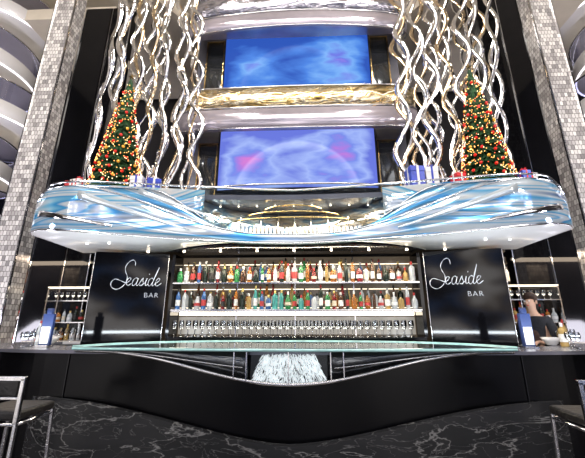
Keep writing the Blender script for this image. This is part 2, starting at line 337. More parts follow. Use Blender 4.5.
def bottle(x,y,z,color=None,scl=1.1,wmax=1.12):
    color=color or random.choice(['amber','clear','brown','clear','gold','amber','dark','green','amber','brown','dark','clear','dark','blue','gold','red'])
    kind=random.choice(['wine','squat','square','slim','flask','wine'])
    li=random.randrange(5); key=(kind,color,li)
    if key not in protos: ob=bottle_mesh(kind,cols[color],labs[li],random.choice(caps),(li+len(color))%4!=0)
    else: ob=protos[key].copy(); COL.objects.link(ob)
    protos[key]=ob
    ob.location=(x,y,z); sc=random.uniform(.8,1.14)*scl; ob.scale=(min(sc,wmax)*.95,min(sc,wmax)*.95,sc); ob.rotation_euler=(0,0,random.uniform(-.3,.3))
    nm={'amber':'amber','brown':'dark brown','clear':'clear','gold':'golden','red':'red','dark':'near-black','green':'green','blue':'blue','teal':'turquoise'}[color]
    for kk in('group','label','category'):
        if kk in ob: del ob[kk]
    tag(ob,f"{nm} glass {'wine-shaped' if kind=='wine' else kind} liquor bottle on a bar shelf",'bottle','liquor bottles on the bar shelves'); return ob
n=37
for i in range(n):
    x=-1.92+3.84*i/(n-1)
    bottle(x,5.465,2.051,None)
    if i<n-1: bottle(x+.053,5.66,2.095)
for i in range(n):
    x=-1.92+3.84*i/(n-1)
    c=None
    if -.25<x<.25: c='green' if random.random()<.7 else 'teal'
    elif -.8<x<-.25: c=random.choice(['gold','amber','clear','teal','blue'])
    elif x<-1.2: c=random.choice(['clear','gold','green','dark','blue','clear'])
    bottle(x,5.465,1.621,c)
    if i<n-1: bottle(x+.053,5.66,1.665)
def glass_obj(name='wine_glass'):
    g=G(); g.lathe([(.034,0),(.032,.004),(.005,.01),(.004,.09),(.02,.1),(.036,.13),(.038,.16),(.031,.2)],(0,0,0),14,0,False)
    return g.make(name,M['glassware'],origin=(0,0,0))
wg=glass_obj(); first=True
def put_glass(x,y,z,lab='clear stemmed wine glass on the back bar worktop',grp='wine glasses on the worktop',s=1.25):
    global first
    o=wg if first else wg.copy()
    if not first: COL.objects.link(o)
    first=False; o.location=(x,y,z); o.scale=(1,1,s); tag(o,lab,'glass',grp)
for r_,y in((0,5.42),(1,5.56)):
    for i in range(34): put_glass(-1.92+.113*i+r_*.055,y,1.201)

# ---------------------------------------------------------------- sign panels
letters=[ [(1.75,2.5),(1.6,3.0),(1.15,3.25),(.6,2.95),(.35,2.3),(.6,1.7),(1.0,1.2),(1.1,.55),(.75,-.1),(0,-.45),(-.8,-.2),(-1.1,.35),(-.7,.8),(.1,.65),(1.1,.35)],
 [(1.1,.35),(1.5,.55),(1.68,.85),(1.45,1.02),(1.2,.75),(1.22,.28),(1.5,.04),(1.95,.3)],
 [(2.75,.85),(2.45,1.02),(2.12,.75),(2.1,.25),(2.35,.03),(2.65,.3),(2.8,.97),(2.72,.3),(2.88,.04),(3.1,.22)],
 [(3.1,.22),(3.48,1.0),(3.55,.7),(3.72,.35),(3.55,.04),(3.25,.1),(3.6,.15),(3.95,.4)],
 [(3.95,.4),(4.12,.97),(4.06,.3),(4.2,.05),(4.5,.3)],[(4.27,1.42),(4.3,1.5),(4.33,1.56)],
 [(5.1,.85),(4.8,1.02),(4.48,.75),(4.48,.25),(4.75,.03),(5.05,.35),(5.3,1.2),(5.5,2.4),(5.22,1.2),(5.12,.3),(5.28,.04),(5.6,.35)],
 [(5.6,.35),(5.95,.6),(6.1,.85),(5.88,1.02),(5.62,.75),(5.62,.28),(5.9,.03),(6.5,.4)]]
tcu=bpy.data.curves.new('t','FONT'); tcu.body='BAR'; tcu.size=.11; tcu.extrude=.003; tcu.align_x='CENTER'; tcu.offset=-.003; tcu.space_character=1.2
tob=bpy.data.objects.new('t',tcu); COL.objects.link(tob)
dg=bpy.context.evaluated_depsgraph_get(); tme=bpy.data.meshes.new_from_object(tob.evaluated_get(dg)); bpy.data.objects.remove(tob)
tme.materials.clear(); tme.materials.append(M['letter'])
for sgn in(-1,1):
    A,B=((-3.2,5.12),(-2.09,5.36)) if sgn<0 else ((2.09,5.36),(3.2,5.12))
    a=Vector((B[0]-A[0],B[1]-A[1],0)); Lg=a.length; a.normalize(); nn=Vector((a.y,-a.x,0)); rz=math.atan2(a.y,a.x)
    mid=Vector(((A[0]+B[0])/2,(A[1]+B[1])/2,0))
    sp_=empty('sign_panel',mid,'glossy black panel with silver script bar name','sign','bar name panels')
    G().box((mid.x,mid.y,1.26),(Lg,.07,2.52),rz=rz).make('panel',M['black'],sp_,bevel=.005)
    for q in(A,B): G().tube([Vector((q[0],q[1],0.02))+nn*.04,Vector((q[0],q[1],2.5))+nn*.04],.006).make('edge_trim',M['steel'],sp_)
    u0=.4 if sgn<0 else .16; v0=1.98
    g=G()
    for st in letters:
        c=catmull(st,8); pts=[Vector((A[0],A[1],0))+nn*.043+a*(u0+.1*(x+.2*y))+Vector((0,0,v0+.128*y)) for x,y in c]
        nP=len(pts); g.tube(pts,[.0018+.0034*abs(math.sin(i*.27)) for i in range(nP)],6)
    g.make('script_lettering',M['letter'],sp_,label='thin silver script lettering reading Seaside')
    o=bpy.data.objects.new('block_lettering',tme); COL.objects.link(o)
    p=Vector((A[0],A[1],0))+nn*.045+a*(u0+.52)+Vector((0,0,1.8)); o.location=p; o.rotation_euler=(math.pi/2,0,rz)
    o['label']='silver capital lettering reading BAR'; attach(o,sp_)

# ---------------------------------------------------------------- canopy with swooping fascia
cp=empty('balcony_canopy',(0,5,2.5),'curved balcony over the bar with mirror fascia of painted blue reflections','balcony')
fp=catmull(sym([(-3.3,5.5),(-3.9,5.2),(-4.12,4.84),(-3.7,4.55),(-3.0,4.46),(-1.5,4.56),(0,4.62)]),10)
def zb(x): return 2.51+.24*min(1,abs(x)/3.8)**1.5
def ztop(x): return 3.33+.14*min(1,abs(x)/3.3)-.18*sstep((abs(x)-3.7)/.42)
def zw(x): return zb(x)+.13+(ztop(x)-zb(x)-.2)*sstep((abs(x)-.5)/2.9)
def zw2(x): return zb(x)+.2+(ztop(x)-zb(x)-.26)*sstep((abs(x)-.9)/1.3)
G().sweep(fp,lambda i,x:[(0,zb(x)+(zw(x)-zb(x))*k/3) for k in range(4)],closedprof=False,sm=True).make('lower_wave',M['wave'],cp,solid=.008,label='curved mirror wave band with painted pale blue reflections')
for sg,mm in((-1,'wavel'),(1,'waver')):
    q=[p for p in fp if p[0]*sg>.75]
    G().sweep(q,lambda i,x:[(.06,zb(x)+.1+(zw2(x)-zb(x)-.1)*k/3) for k in range(4)],closedprof=False,sm=True).make('upper_wave',M[mm],cp,solid=.008,label='swooping mirror blade with painted blue and white reflections')
    q=[p for p in fp if p[0]*sg>1.28]
    G().sweep(q,lambda i,x:[(.12,zb(x)+.3),(.12,ztop(x))],closedprof=False,sm=True).make('wing_panel',M['waver' if sg<0 else 'wavel'],cp,solid=.008,label='mirrored balustrade panel with painted blue reflections')
    for (xa,xb,za_,zb_,h0,h1,mt) in((1.5,3.2,.14,.56,.02,.13,'pale'),(1.0,2.4,.3,.72,.02,.1,mm),(2.5,3.9,.1,.26,.03,.1,'chrome')):
        P=[p for p in fp if xa<=p[0]*sg<=xb]
        lo=lambda x:zb(x)+za_+(zb_-za_)*(abs(x)-xa)/(xb-xa)-(h0+(h1-h0)*(abs(x)-xa)/(xb-xa))/2
        hi=lambda x:lo(x)+h0+(h1-h0)*(abs(x)-xa)/(xb-xa)
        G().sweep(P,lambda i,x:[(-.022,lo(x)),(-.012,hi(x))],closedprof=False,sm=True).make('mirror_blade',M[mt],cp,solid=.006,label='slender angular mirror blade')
    G().tube([(x,y+.05,zw2(x)+.003) for x,y in q],.009).make('blade_trim',M['steel'],cp)
q=[p for p in fp if abs(p[0])<=1.4]
G().sweep(q,lambda i,x:[(.03,zb(x)+.05),(.03,ztop(x))],closedprof=False,sm=True).make('center_glass',M['glass'],cp,label='clear curved glass balustrade')
G().tube([(x,y,zw(x)+.004) for x,y in fp],.01).make('wave_trim',M['steel'],cp)
G().tube([(x,y+.03,ztop(x)+.015) for x,y in fp],.016).make('handrail',M['steel'],cp,label='polished steel handrail')
G().tube([(x,y,zb(x)) for x,y in fp],.014).make('lower_trim',M['steel'],cp)
def under(w0):
    rows=[]
    for x,y in fp:
        s_=min(1,abs(x)/3.7); w=max(.04,min(1,(s_-.22)/.45)); i_=(x*.86,max(y+.02,5.3),2.55)
        fa,fb=(0,w) if w0==0 else (w,1)
        rows.append([(x+(i_[0]-x)*t,y+(i_[1]-y)*t,zb(x)+(i_[2]-zb(x))*t) for t in (fa,(fa+fb)/2,fb)])
    return rows
G().grid(under(0)).make('underside',M['white'],cp,solid=.015,label='glossy white crescent underside')
G().grid(under(1)).make('soffit',M['blackp'],cp,solid=.015,label='black soffit')
for k in range(9):
    x=-2.4+.6*k; G().lathe([(.02,0),(.02,.02)],(x,5.22,2.525),12).make('downlight',M['ledw'],cp)
for x in(-3.2,-2.85,2.85,3.2): G().lathe([(.018,0),(.018,.02)],(x,4.85,2.585),12).make('downlight',M['ledc'],cp)
deck=[(x*.96,y+.2) for x,y in fp]+[(3.1,9.9),(-3.1,9.9)]
G().prism(deck,3.26,3.34).make('deck',M['grey'],cp)
G().box((0,5.7,2.585),(7.1,.8,.05)).make('soffit',M['blackp'],cp)
cv=catmull([(-1.6,4.78),(-1.25,5.2),(-.6,5.5),(0,5.58),(.6,5.5),(1.25,5.2),(1.6,4.78)],6)
rows=[]
for z in(2.6,2.8,3.0,3.25):
    k=(3.3-z)/.7; rows.append([(x*(1-.12*(1-k)),y,z) for x,y in cv])
G().grid(rows).make('recess_wall',M['recess'],cp,solid=.01,label='concave mirrored niche with painted gold and blue reflections')
for i in range(0,len(cv),3):
    x,y=cv[i]; G().box((x*.97,y-.03,2.93),(.014,.02,.64)).make('niche_rib',M['steel'],cp)
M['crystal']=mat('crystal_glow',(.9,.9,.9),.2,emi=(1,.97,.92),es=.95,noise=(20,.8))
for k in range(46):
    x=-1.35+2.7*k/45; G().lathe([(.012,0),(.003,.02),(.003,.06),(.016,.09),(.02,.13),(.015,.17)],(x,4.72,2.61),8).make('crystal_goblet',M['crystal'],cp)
for r_,zz in((.5,3.18),(.8,3.08),(1.1,2.98)):
    G().tube([(r_*math.cos(a),5.2-.35*math.sin(a),zz) for a in [math.pi*k/20 for k in range(21)]],.012).make('light_arc',M['gold'],cp)
for k in range(9):
    G().lathe([(.011,0),(.011,.015)],(-1.2+.3*k,5.05,3.235),10).make('downlight',M['ledw'],cp)

# ---------------------------------------------------------------- display wall + screens
def curved(x0,x1,yc,z0,z1,bulge,n=20):
    return [[(x0+(x1-x0)*i/n, yc-bulge*(1-((i/n)*2-1)**2), z) for i in range(n+1)] for z in(z0,z1)]
dw=G(); dw.box((0,7.45,6.6),(5.4,.2,6.5)); tag(dw.make('display_wall',M['grey']),'grey clad wall carrying the video displays','wall panel')
for (z0,z1,mm,w,lab) in((4.42,5.98,'scr1',1.88,'wide curved video display showing pink and purple clouds'),(7.15,8.85,'scr2',1.9,'wide curved video display showing blue violet sky')):
    e=empty('video_display',(0,7.1,z0),lab,'screen','atrium video displays')
    G().grid(curved(-w,w,7.15,z0,z1,.12)).make('display_face',M[mm],e,solid=.01)
    G().grid(curved(-w-.04,w+.04,7.22,z0-.05,z1+.05,.12)).make('display_frame',M['matblack'],e,solid=.1)
for sg in(-1,1):
    for z0 in(3.4,6.55):
        e=empty('glass_door',(sg*2.2,7.25,z0),'tall dark glass door in a gilded frame','door','deck glass doors')
        G().box((sg*2.2,7.28,z0+1.15),(.44,.03,2.3)).make('pane',M['displaygl'],e)
        for dx in(-.23,.23): G().box((sg*2.2+dx,7.25,z0+1.15),(.03,.06,2.3)).make('jamb',M['gold'],e)
        G().box((sg*2.2,7.25,z0+2.3),(.49,.06,.04)).make('head_rail',M['gold'],e)
def balcony(yf_,w,z0,z1,z2,sag,mm,lab,bul,garland=False):
    e=empty('deck_balcony',(0,yf_,z0),lab,'balcony','central deck balconies')
    P=catmull(sym([(-w,yf_+.5),(-w*1.0,yf_+.3),(-w*.82,yf_+.02+bul*.33),(-w*.4,yf_+bul*.1),(0,yf_)]),8)
    sg_=lambda x:-sag*(1-min(1,abs(x)/w)**2)
    G().sweep(P,lambda i,x:[(0.12,z0+sg_(x)),(.04,z0+.06+sg_(x)),(0,z0+.18+sg_(x)),(0,z1-.06+sg_(x)),(.06,z1+sg_(x))],closedprof=False,sm=True).make('fascia',M['mauve'],e,solid=.02,label='pearly mauve grey curved fascia')
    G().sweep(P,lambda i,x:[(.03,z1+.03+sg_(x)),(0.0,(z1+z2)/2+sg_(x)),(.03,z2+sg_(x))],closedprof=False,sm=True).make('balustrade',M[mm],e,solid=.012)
    for zz,r in((z2,.02),(z1+.02,.016),(z0,.014)):
        G().tube([(x,y+.03,zz+sg_(x)) for x,y in P],r).make('handrail' if zz==z2 else 'trim_rail',M['steel'],e)
    G().prism([(x*.98,y+.06) for x,y in P]+[(w*.95,6.95),(-w*.95,6.95)],z0+.14,z0+.2).make('deck_slab',M['mauve'],e)
    if garland:
        g=G()
        for k in range(150):
            t=k/149; x=-2.4+4.8*t; g.sphere((x,yf_-.03+.03*abs(x)**1.2,z1+.22+sg_(x)+.12*abs(math.cos(t*math.pi*6))+random.uniform(-.015,.015)),.012,5,4)
        o=g.make('light_garland',M['ledsoft'],e,label='string of warm garland lights'); o['kind']='stuff'
balcony(6.45,2.8,5.72,6.25,6.82,.08,'goldrefl','curved balcony with pearly fascia and mirrored balustrade with painted golden reflections',.3,True)
balcony(6.45,2.8,8.5,8.95,9.8,-.05,'silverstreak','curved balcony with pearly fascia and silver mirrored balustrade',.35)
e=empty('glass_balustrade',(0,6.1,3.34),'clear curved glass balustrade with steel handrail','balustrade')
P=catmull(sym([(-2.0,6.35),(-1.2,6.15),(0,6.1)]),8)
G().sweep(P,lambda i,x:[(0,3.345),(0,4.08)],closedprof=False,sm=True).make('pane',M['glass'],e,solid=.012)
G().tube([(x,y,4.1) for x,y in P],.018).make('handrail',M['steel'],e)
for sg in(-1,1):
    g=G(); g.prism([(sg*3.6,5.95),(sg*4.5,5.95),(sg*4.6,6.6),(sg*7.2,6.6),(sg*7.2,9.9),(sg*3.0,9.9),(sg*2.9,6.9)][::sg],9.15,9.5)
    tag(g.make('upper_deck_slab',M['cream']),'cream underside of an upper deck','deck')

# ---------------------------------------------------------------- pylons and mosaic columns
for sg in(-1,1):
    e=empty('black_pylon',(sg*4.7,6.35,0),'tall glossy black cladding pylon','cladding','tall black pylons')
    G().box((sg*4.7,6.42,4.55),(1.2,.2,9.1)).make('cladding',M['black'],e)
    for dx in(-.6,.6,.1): G().box((sg*4.7+dx,6.31,4.55),(.015,.02,9.05)).make('joint_strip',M['steel'],e)
    e=empty('mosaic_column',(sg*4.95,5.5,0),'tall slim square column covered in silver mosaic tiles','column','silver mosaic columns')
    G().box((sg*4.97,5.5,5.5),(.42,.3,11)).make('shaft',M['mosaic'],e,bevel=.01)
    for dx in(-.215,.215): G().box((sg*4.97+dx,5.345,5.5),(.02,.03,11)).make('corner_strip',M['steel'],e)

# ---------------------------------------------------------------- chrome ribbons
def ribbon(sg,x0,y0,z0,z1,A,w,p,q,wd,fan,yaw):
    n=int((z1-z0)/.05); L_=[];R_=[]
    for i in range(n+1):
        z=z0+(z1-z0)*i/n
        x=x0+sg*fan*(z-4)+A*math.sin(w*z+p)+.07*math.sin(.9*z+q); y=y0+.06*math.cos(w*z+p+.6)
        th=yaw+.12*math.sin(w*z+p+1.2); L_.append((x-wd*math.cos(th),y-wd*math.sin(th),z)); R_.append((x+wd*math.cos(th),y+wd*math.sin(th),z))
    return G().grid([L_,R_])
M['ribgold']=mat('champagne_metal',(.9,.72,.48),.05,metal=1,noise=(3,.8))
rr=random.Random(23)
for sg in(-1,1):
    for k in range(20):
        x=sg*(2.0+.108*k)
        g=ribbon(sg,x+rr.uniform(-.03,.03),5.64+(k%3)*.2,3.35,10.2,rr.uniform(.06,.15),rr.uniform(3.6,5.2),rr.uniform(0,6.3),rr.uniform(0,6.3),rr.uniform(.036,.05),.05 if sg>0 else .03,rr.uniform(-.6,.6))
        o=g.make('metal_ribbon',M['ribgold'] if k%4==1 else M['chrome'],solid=.004)
        tag(o,('champagne' if k%4==1 else 'chrome')+' wavy flat metal ribbon hanging over the balcony','ribbon','hanging wavy metal ribbons')

# ---------------------------------------------------------------- christmas trees
def make_tree():
    tr=empty('christmas_tree',(0,0,0),'fir Christmas tree with warm lights and red gold baubles','christmas tree','balcony christmas trees')
    kids=[]
    kids.append(G().lathe([(.16,0),(.13,.12),(.04,.14),(.035,1.9),(.005,2.2)],(0,0,0),12).make('trunk',M['trunk'],tr,origin=(0,0,0)))
    g=G(); H=2.48; R=.37
    rad=lambda t:R*(1-t)**.82
    g.lathe([(rad(.0)*.72,.2),(rad(.5)*.72,.2+(H-.25)*.5),(.01,H-.05)],(0,0,0),14)
    for i in range(3000):
        t=1-math.sqrt(random.random()); z=.18+(H-.2)*t; tier=.85+.15*((z*6)%1.0<.5)
        r=rad(t)*tier+.015; a=random.uniform(0,6.283); c,s_=math.cos(a),math.sin(a)
        b0=Vector((c*r*.55,s_*r*.55,z+.05)); tip=Vector((c*r*1.08,s_*r*1.08,z-.05+random.uniform(-.02,.03))); sd=Vector((-s_,c,0))*.02
        mid=(b0+tip)/2+Vector((0,0,.015))
        g.add([b0,mid-sd,tip,mid+sd,mid+Vector((0,0,.02))],[(0,1,4),(1,2,4),(2,3,4),(3,0,4)],0)
    kids.append(g.make('foliage',M['fol'],tr,origin=(0,0,0)))
    bm_=[mat('bauble_'+n,c,.2,metal=.3,noise=(9,.8),emi=c,es=.25) for n,c in(('red',(.8,.02,.01)),('gold',(.9,.45,.06)),('crimson',(.75,.04,.03)))]
    protoB=[]
    for i in range(98):
        t=(i+.5)/98; t=1-math.sqrt(1-t); z=.25+(H-.35)*t; r=rad((z-.18)/(H-.2))+.02; a=i*2.39996
        if i<3: o=G().sphere((0,0,0),.027,8,6).make('bauble',bm_[i],origin=(0,0,0)); protoB.append(o)
        else: o=protoB[i%3].copy(); COL.objects.link(o)
        o.location=(r*math.cos(a),r*math.sin(a),z); o.parent=tr; kids.append(o)
    M['fairy']=mat('fairy_bulb',(1,.7,.3),.4,emi=(1,.42,.08),es=2.6)
    M['fairyr']=mat('red_bulb',(1,.2,.1),.4,emi=(1,.08,.03),es=2); M['fairyw']=mat('pale_bulb',(1,.9,.6),.4,emi=(1,.75,.4),es=3)
    g=G()
    for i in range(800):
        t=1-math.sqrt(random.random()); z=.22+(H-.25)*t; r=rad(t)*1.06+.018; a=random.uniform(0,6.283)
        g.sphere((r*math.cos(a),r*math.sin(a),z),.0078,5,4,m=random.choice([0,0,0,1,2]))
    o=g.make('fairy_lights',[M['fairy'],M['fairyr'],M['fairyw']],tr,origin=(0,0,0)); o['kind']='stuff'; kids.append(o)
    g=G(); v=[]
    for k in range(10):
        q_=.08 if k%2==0 else .034; an=math.pi/2+math.pi*k/5; v.append((q_*math.cos(an),0,H+.05+q_*math.sin(an)))
    g.add(v+[(0,-.03,H+.05),(0,.03,H+.05)],[(k,(k+1)%10,10) for k in range(10)]+[((k+1)%10,k,11) for k in range(10)])
    kids.append(g.make('star_topper',M['gold'],tr,origin=(0,0,0)))
    return tr,kids
tr,kids=make_tree()
for k in kids: k.matrix_parent_inverse=Matrix()
tr.location=(-3.05,5.06,3.341)
tr2=clone_tree(tr,kids,(3.17,5.06,3.341)); tr2['label']='fir Christmas tree with warm lights beside blue gift boxes'
def gift(x,y,z,s,h,mb,mr,lab,rz):
    e=empty('gift_box',(x,y,z),lab,'gift box','presents under the trees')
    G().box((x,y,z+h*.4),(s,s,h*.8),rz=rz).make('box',M[mb],e,bevel=.004)
    G().box((x,y,z+h*.9),(s*1.06,s*1.06,h*.2),rz=rz).make('lid',M[mb],e,bevel=.004)
    g=G(); g.box((x,y,z+h*.5),(s*1.08,s*.16,h*1.02),rz=rz); g.box((x,y,z+h*.5),(s*.16,s*1.08,h*1.02),rz=rz)
    for an in(0,1.57,3.14,4.71):
        g.tube([(x,y,z+h),(x+.3*s*math.cos(an+.4),y+.3*s*math.sin(an+.4),z+h*1+.05),(x+.35*s*math.cos(an-.3),y+.35*s*math.sin(an-.3),z+h+.03),(x,y,z+h)],.008,5)
    g.make('ribbon_bow',M[mr],e)
for args in((-3.68,4.94,3.341,.17,.32,'red','giftwhite','red gift box with white ribbon',.2),(-3.46,4.78,3.341,.12,.3,'giftwhite','red','white gift box with red ribbon',-.2),(-2.54,4.88,3.341,.19,.36,'giftwhite','giftblue','white gift box with blue ribbon',.1),(-2.28,4.9,3.341,.2,.32,'giftblue','giftwhite','blue gift box with white ribbon',.4),
    (1.95,4.92,3.341,.22,.46,'giftblue','giftwhite','tall blue gift box with white ribbon',.1),(2.2,4.9,3.341,.18,.44,'giftwhite','giftblue','tall white gift box with blue ribbon',-.2),(2.6,4.88,3.341,.16,.32,'red','giftwhite','red gift box with white ribbon',.3),(3.72,4.94,3.341,.17,.32,'giftwhite','red','white gift box with red ribbon',0),(3.54,4.76,3.341,.12,.3,'giftblue','red','blue gift box with red ribbon',0)):
    gift(*args)

# ---------------------------------------------------------------- side round balconies
for sg in(-1,1):
    for zc in(3.4,4.85,6.3,7.75,9.2):
        if zc in(4.85,7.75): cx,cy,R_=sg*9.0,7.2,1.5
        else: cx,cy,R_=sg*8.8,7.6,1.65
        e=empty('round_balcony',(cx,cy,zc),'rounded white side balcony with added glowing edge and glass balustrade','balcony','rounded side balconies')
        G().lathe([(R_-.35,0),(R_-.05,.04),(R_,.1),(R_,.5),(R_-.05,.54)],(cx,cy,zc),48).make('slab',M['white'],e,label='rounded glossy white slab')
        G().lathe([(R_-.05,.54),(R_-.05,1.1)],(cx,cy,zc),48,0,False).make('balustrade',M['bluesheet'],e)
        cc=[(math.cos(2*math.pi*k/40),math.sin(2*math.pi*k/40)) for k in range(40)]
        G().tube([(cx+(R_-.05)*c,cy+(R_-.05)*s,zc+1.11) for c,s in cc],.03,8,0,True).make('handrail',M['steel'],e)
        G().tube([(cx+(R_-.0)*c,cy+(R_-.0)*s,zc+.08) for c,s in cc],.022,8,0,True).make('added_glow_ring',M['edgeglow'],e)  # glowing ring added to brighten the white slab
        G().tube([(cx+(R_-.2)*c,cy+(R_-.2)*s,zc+.56) for c,s in cc],.03,8,0,True).make('floor_light',M['ledsoft'],e)

# ---------------------------------------------------------------- side lounges under the deck
for sg in(-1,1):
    e=empty('display_cabinet',(sg*5.1,7.4,0),'warm backlit black display cabinet with glass shelves','cabinet','backlit display cabinets')
    G().box((sg*5.1,7.62,1.3),(2.4,.05,2.6)).make('back_panel',M['backlit2'],e)
    G().box((sg*5.1,7.35,.5),(2.4,.5,1.0)).make('base_cabinet',M['black'],e,bevel=.01)
    for dx in(-1.2,-.4,.4,1.2): G().box((sg*5.1+dx,7.35,1.8),(.05,.48,1.6)).make('post',M['black'],e)
    for z in(1.45,1.85,2.25):
        G().box((sg*5.1,7.38,z),(2.36,.4,.025)).make('shelf',M['steel'],e)
    for z in(1.01,1.463,1.863,2.263):
        for k in range(18): 
            dx=-1.08+.127*k
            if min(abs(dx-t) for t in(-.4,.4))<.07: continue
            b_=bottle(sg*5.1+dx,7.3,z); b_['group']='bottles in the display cabinets'; b_['label']=b_['label'].replace('on a bar shelf','in a display cabinet')
    e=empty('lounge_soffit',(sg*5.6,7.75,2.66),'black soffit with recessed lights above the side lounge','soffit','side lounge soffits')
    G().box((sg*5.62,8.18,2.72),(4.0,3.2,.12)).make('soffit_board',M['blackp'],e)
    for k in range(6):
        G().lathe([(.035,0),(.035,.02),(.03,.024)],(sg*(3.8+.4*k),6.8+.3*(k%2),2.64),14).make('recessed_light',M['ledw'],e)
    e=empty('service_counter',(sg*4.1,6.0,0),'black side service counter with pale stone top','counter','side service counters')
    G().box((sg*4.0,6.0,.53),(1.3,.5,1.06)).make('counter_base',M['black'],e,bevel=.01)
    G().box((sg*4.0,6.0,1.085),(1.35,.54,.05)).make('counter_top',M['white'],e,bevel=.01)
    for zz in(1.42,1.8):
        G().box((sg*4.0,6.1,zz),(1.2,.22,.015)).make('riser_shelf',M['steel'],e)
    G().box((sg*4.0,6.1,2.05),(1.2,.2,.012)).make('riser_light',M['ledsoft'],e)
    for dx in(-.58,.58): G().box((sg*4.0+dx,6.1,1.58),(.02,.2,.94)).make('riser_leg',M['steel'],e)
    for k in range(11): put_glass(sg*(3.45+.11*k),5.86,1.111,'clear stemmed glass on the side service counter','glasses on the side counters',1)
    for zz in(1.111,1.428):
      for k in range(10):
        b_=bottle(sg*(3.5+.11*k),6.1,zz,random.choice(['clear','clear','gold','dark','amber']),.92); b_['group']='bottles on the side counters'; b_['label']=b_['label'].replace('on a bar shelf','on a side counter shelf')
    for k in range(10): put_glass(sg*(3.5+.11*k),6.1,1.808,'clear stemmed glass on the side counter shelf','glasses on the side counters',.8)
    for k in range(9): put_glass(sg*(3.32+.055*k),4.22+.11*k-.1*(k%2),1.121,'clear stemmed glass standing on the bar counter','glasses on the bar counter',.9)
    for k in range(5):
        b_=bottle(sg*(3.5+.1*k),4.62+.13*k,1.121,random.choice(['clear','gold','dark','green']),.95); b_['group']='bottles on the bar counter'; b_['label']=b_['label'].replace('on a bar shelf','on the bar counter')
    e=G().lathe([(.05,0),(.06,.01),(.09,.05),(.12,.1),(.11,.1),(.08,.055),(.0,.03)],(sg*3.5,4.86,1.121),20).make('white_bowl',M['white']); tag(e,'white ceramic bowl on the bar counter','bowl','bowls on the bar counter')

for sg in(-1,1):
    x=-3.1 if sg<0 else 2.82
    e=empty('menu_stand',(x,4.25,1.121),'navy and white menu stand on the bar counter','menu stand','menu stands on the counter')
    G().box((x,4.25,1.131),(.16,.12,.02)).make('foot',M['steel'],e,bevel=.003)
    G().box((x,4.25,1.33),(.13,.05,.38),rz=.1).make('card_holder',M['navy'],e,bevel=.004)
    G().box((x,4.222,1.26),(.1,.006,.2),rz=.1).make('card',M['giftwhite'],e)
    G().lathe([(.038,0),(.042,.03),(.038,.07),(.0,.07)],(x,4.25,1.52),16).make('lamp_cap',M['navy'],e)

# ---------------------------------------------------------------- bar stools
def stool():
    st=empty('bar_stool',(0,0,0),'chrome framed bar stool with dark leather seat and back','bar stool','bar stools at the counter'); k=[]
    def mk(g,n,m,**kw): o=g.make(n,m,st,origin=(0,0,0),**kw); k.append(o)
    mk(G().box((0,0,.72),(.4,.4,.07)),'seat',M['leather'],bevel=.02)
    mk(G().box((0,-.205,.915),(.34,.03,.11)),'backrest',M['leather'],bevel=.01)
    g=G(); g.box((-.2,-.205,.83),(.035,.03,.32)); g.box((.2,-.205,.83),(.035,.03,.32)); g.box((0,-.205,.985),(.435,.03,.035)); g.box((0,-.205,.845),(.4,.028,.022))
    mk(g,'back_frame',M['steel'],bevel=.006)
    for x in(-.19,.19):
        for y in(-.19,.19): mk(G().tube([(x*.98,y*.98,.69),(x*1.1,y*1.1,0)],.017),'leg',M['steel'])
    g=G(); g.tube([(-.205,-.205,.28),(.205,-.205,.28),(.205,.205,.28),(-.205,.205,.28)],.013,8,0,True)
    mk(g,'footrest',M['steel'])
    g=G(); g.tube([(-.19,-.19,.66),(.19,-.19,.66),(.19,.19,.66),(-.19,.19,.66)],.014,8,0,True); mk(g,'seat_frame',M['steel'])
    return st,k
st,k=stool()
for o in k: o.matrix_parent_inverse=Matrix()
st.location=(-2.22,2.92,0)
clone_tree(st,k,(2.38,2.92,0))

# ---------------------------------------------------------------- person
def skinned(name,V,E,R,m_,parent,root=0):
    me=bpy.data.meshes.new(name); me.from_pydata(V,E,[]); ob=bpy.data.objects.new(name,me); COL.objects.link(ob)
    sk=ob.modifiers.new('k','SKIN'); 
    for i,r in enumerate(R): me.skin_vertices[0].data[i].radius=(r,r) if not isinstance(r,tuple) else r
    me.skin_vertices[0].data[root].use_root=True
    sb=ob.modifiers.new('s','SUBSURF'); sb.levels=2; sb.render_levels=2
    dg=bpy.context.evaluated_depsgraph_get(); m2=bpy.data.meshes.new_from_object(ob.evaluated_get(dg)); bpy.data.objects.remove(ob)
    m2.materials.clear(); m2.materials.append(m_)
    for p in m2.polygons: p.use_smooth=True
    o=bpy.data.objects.new(name,m2); COL.objects.link(o); o.parent=parent; return o
pr=empty('person',(0,0,0),'person in dark shirt and brown waistcoat working behind the bar','person')
V=[(0,0,1.0),(0,.01,1.18),(0,.01,1.36),(0,0,1.5),(0,.02,1.57),(0,.03,1.66),(0,.03,1.74)];E=[(0,1),(1,2),(2,3),(3,4),(4,5),(5,6)];R=[(.15,.11),(.13,.1),(.15,.1),(.08,.07),(.052,.055),(.075,.09),(.07,.085)]
def chain(st_,pts,rs):
    p=st_
    for q,r in zip(pts,rs): V.append(q);R.append(r);E.append((p,len(V)-1)); p=len(V)-1
    return p
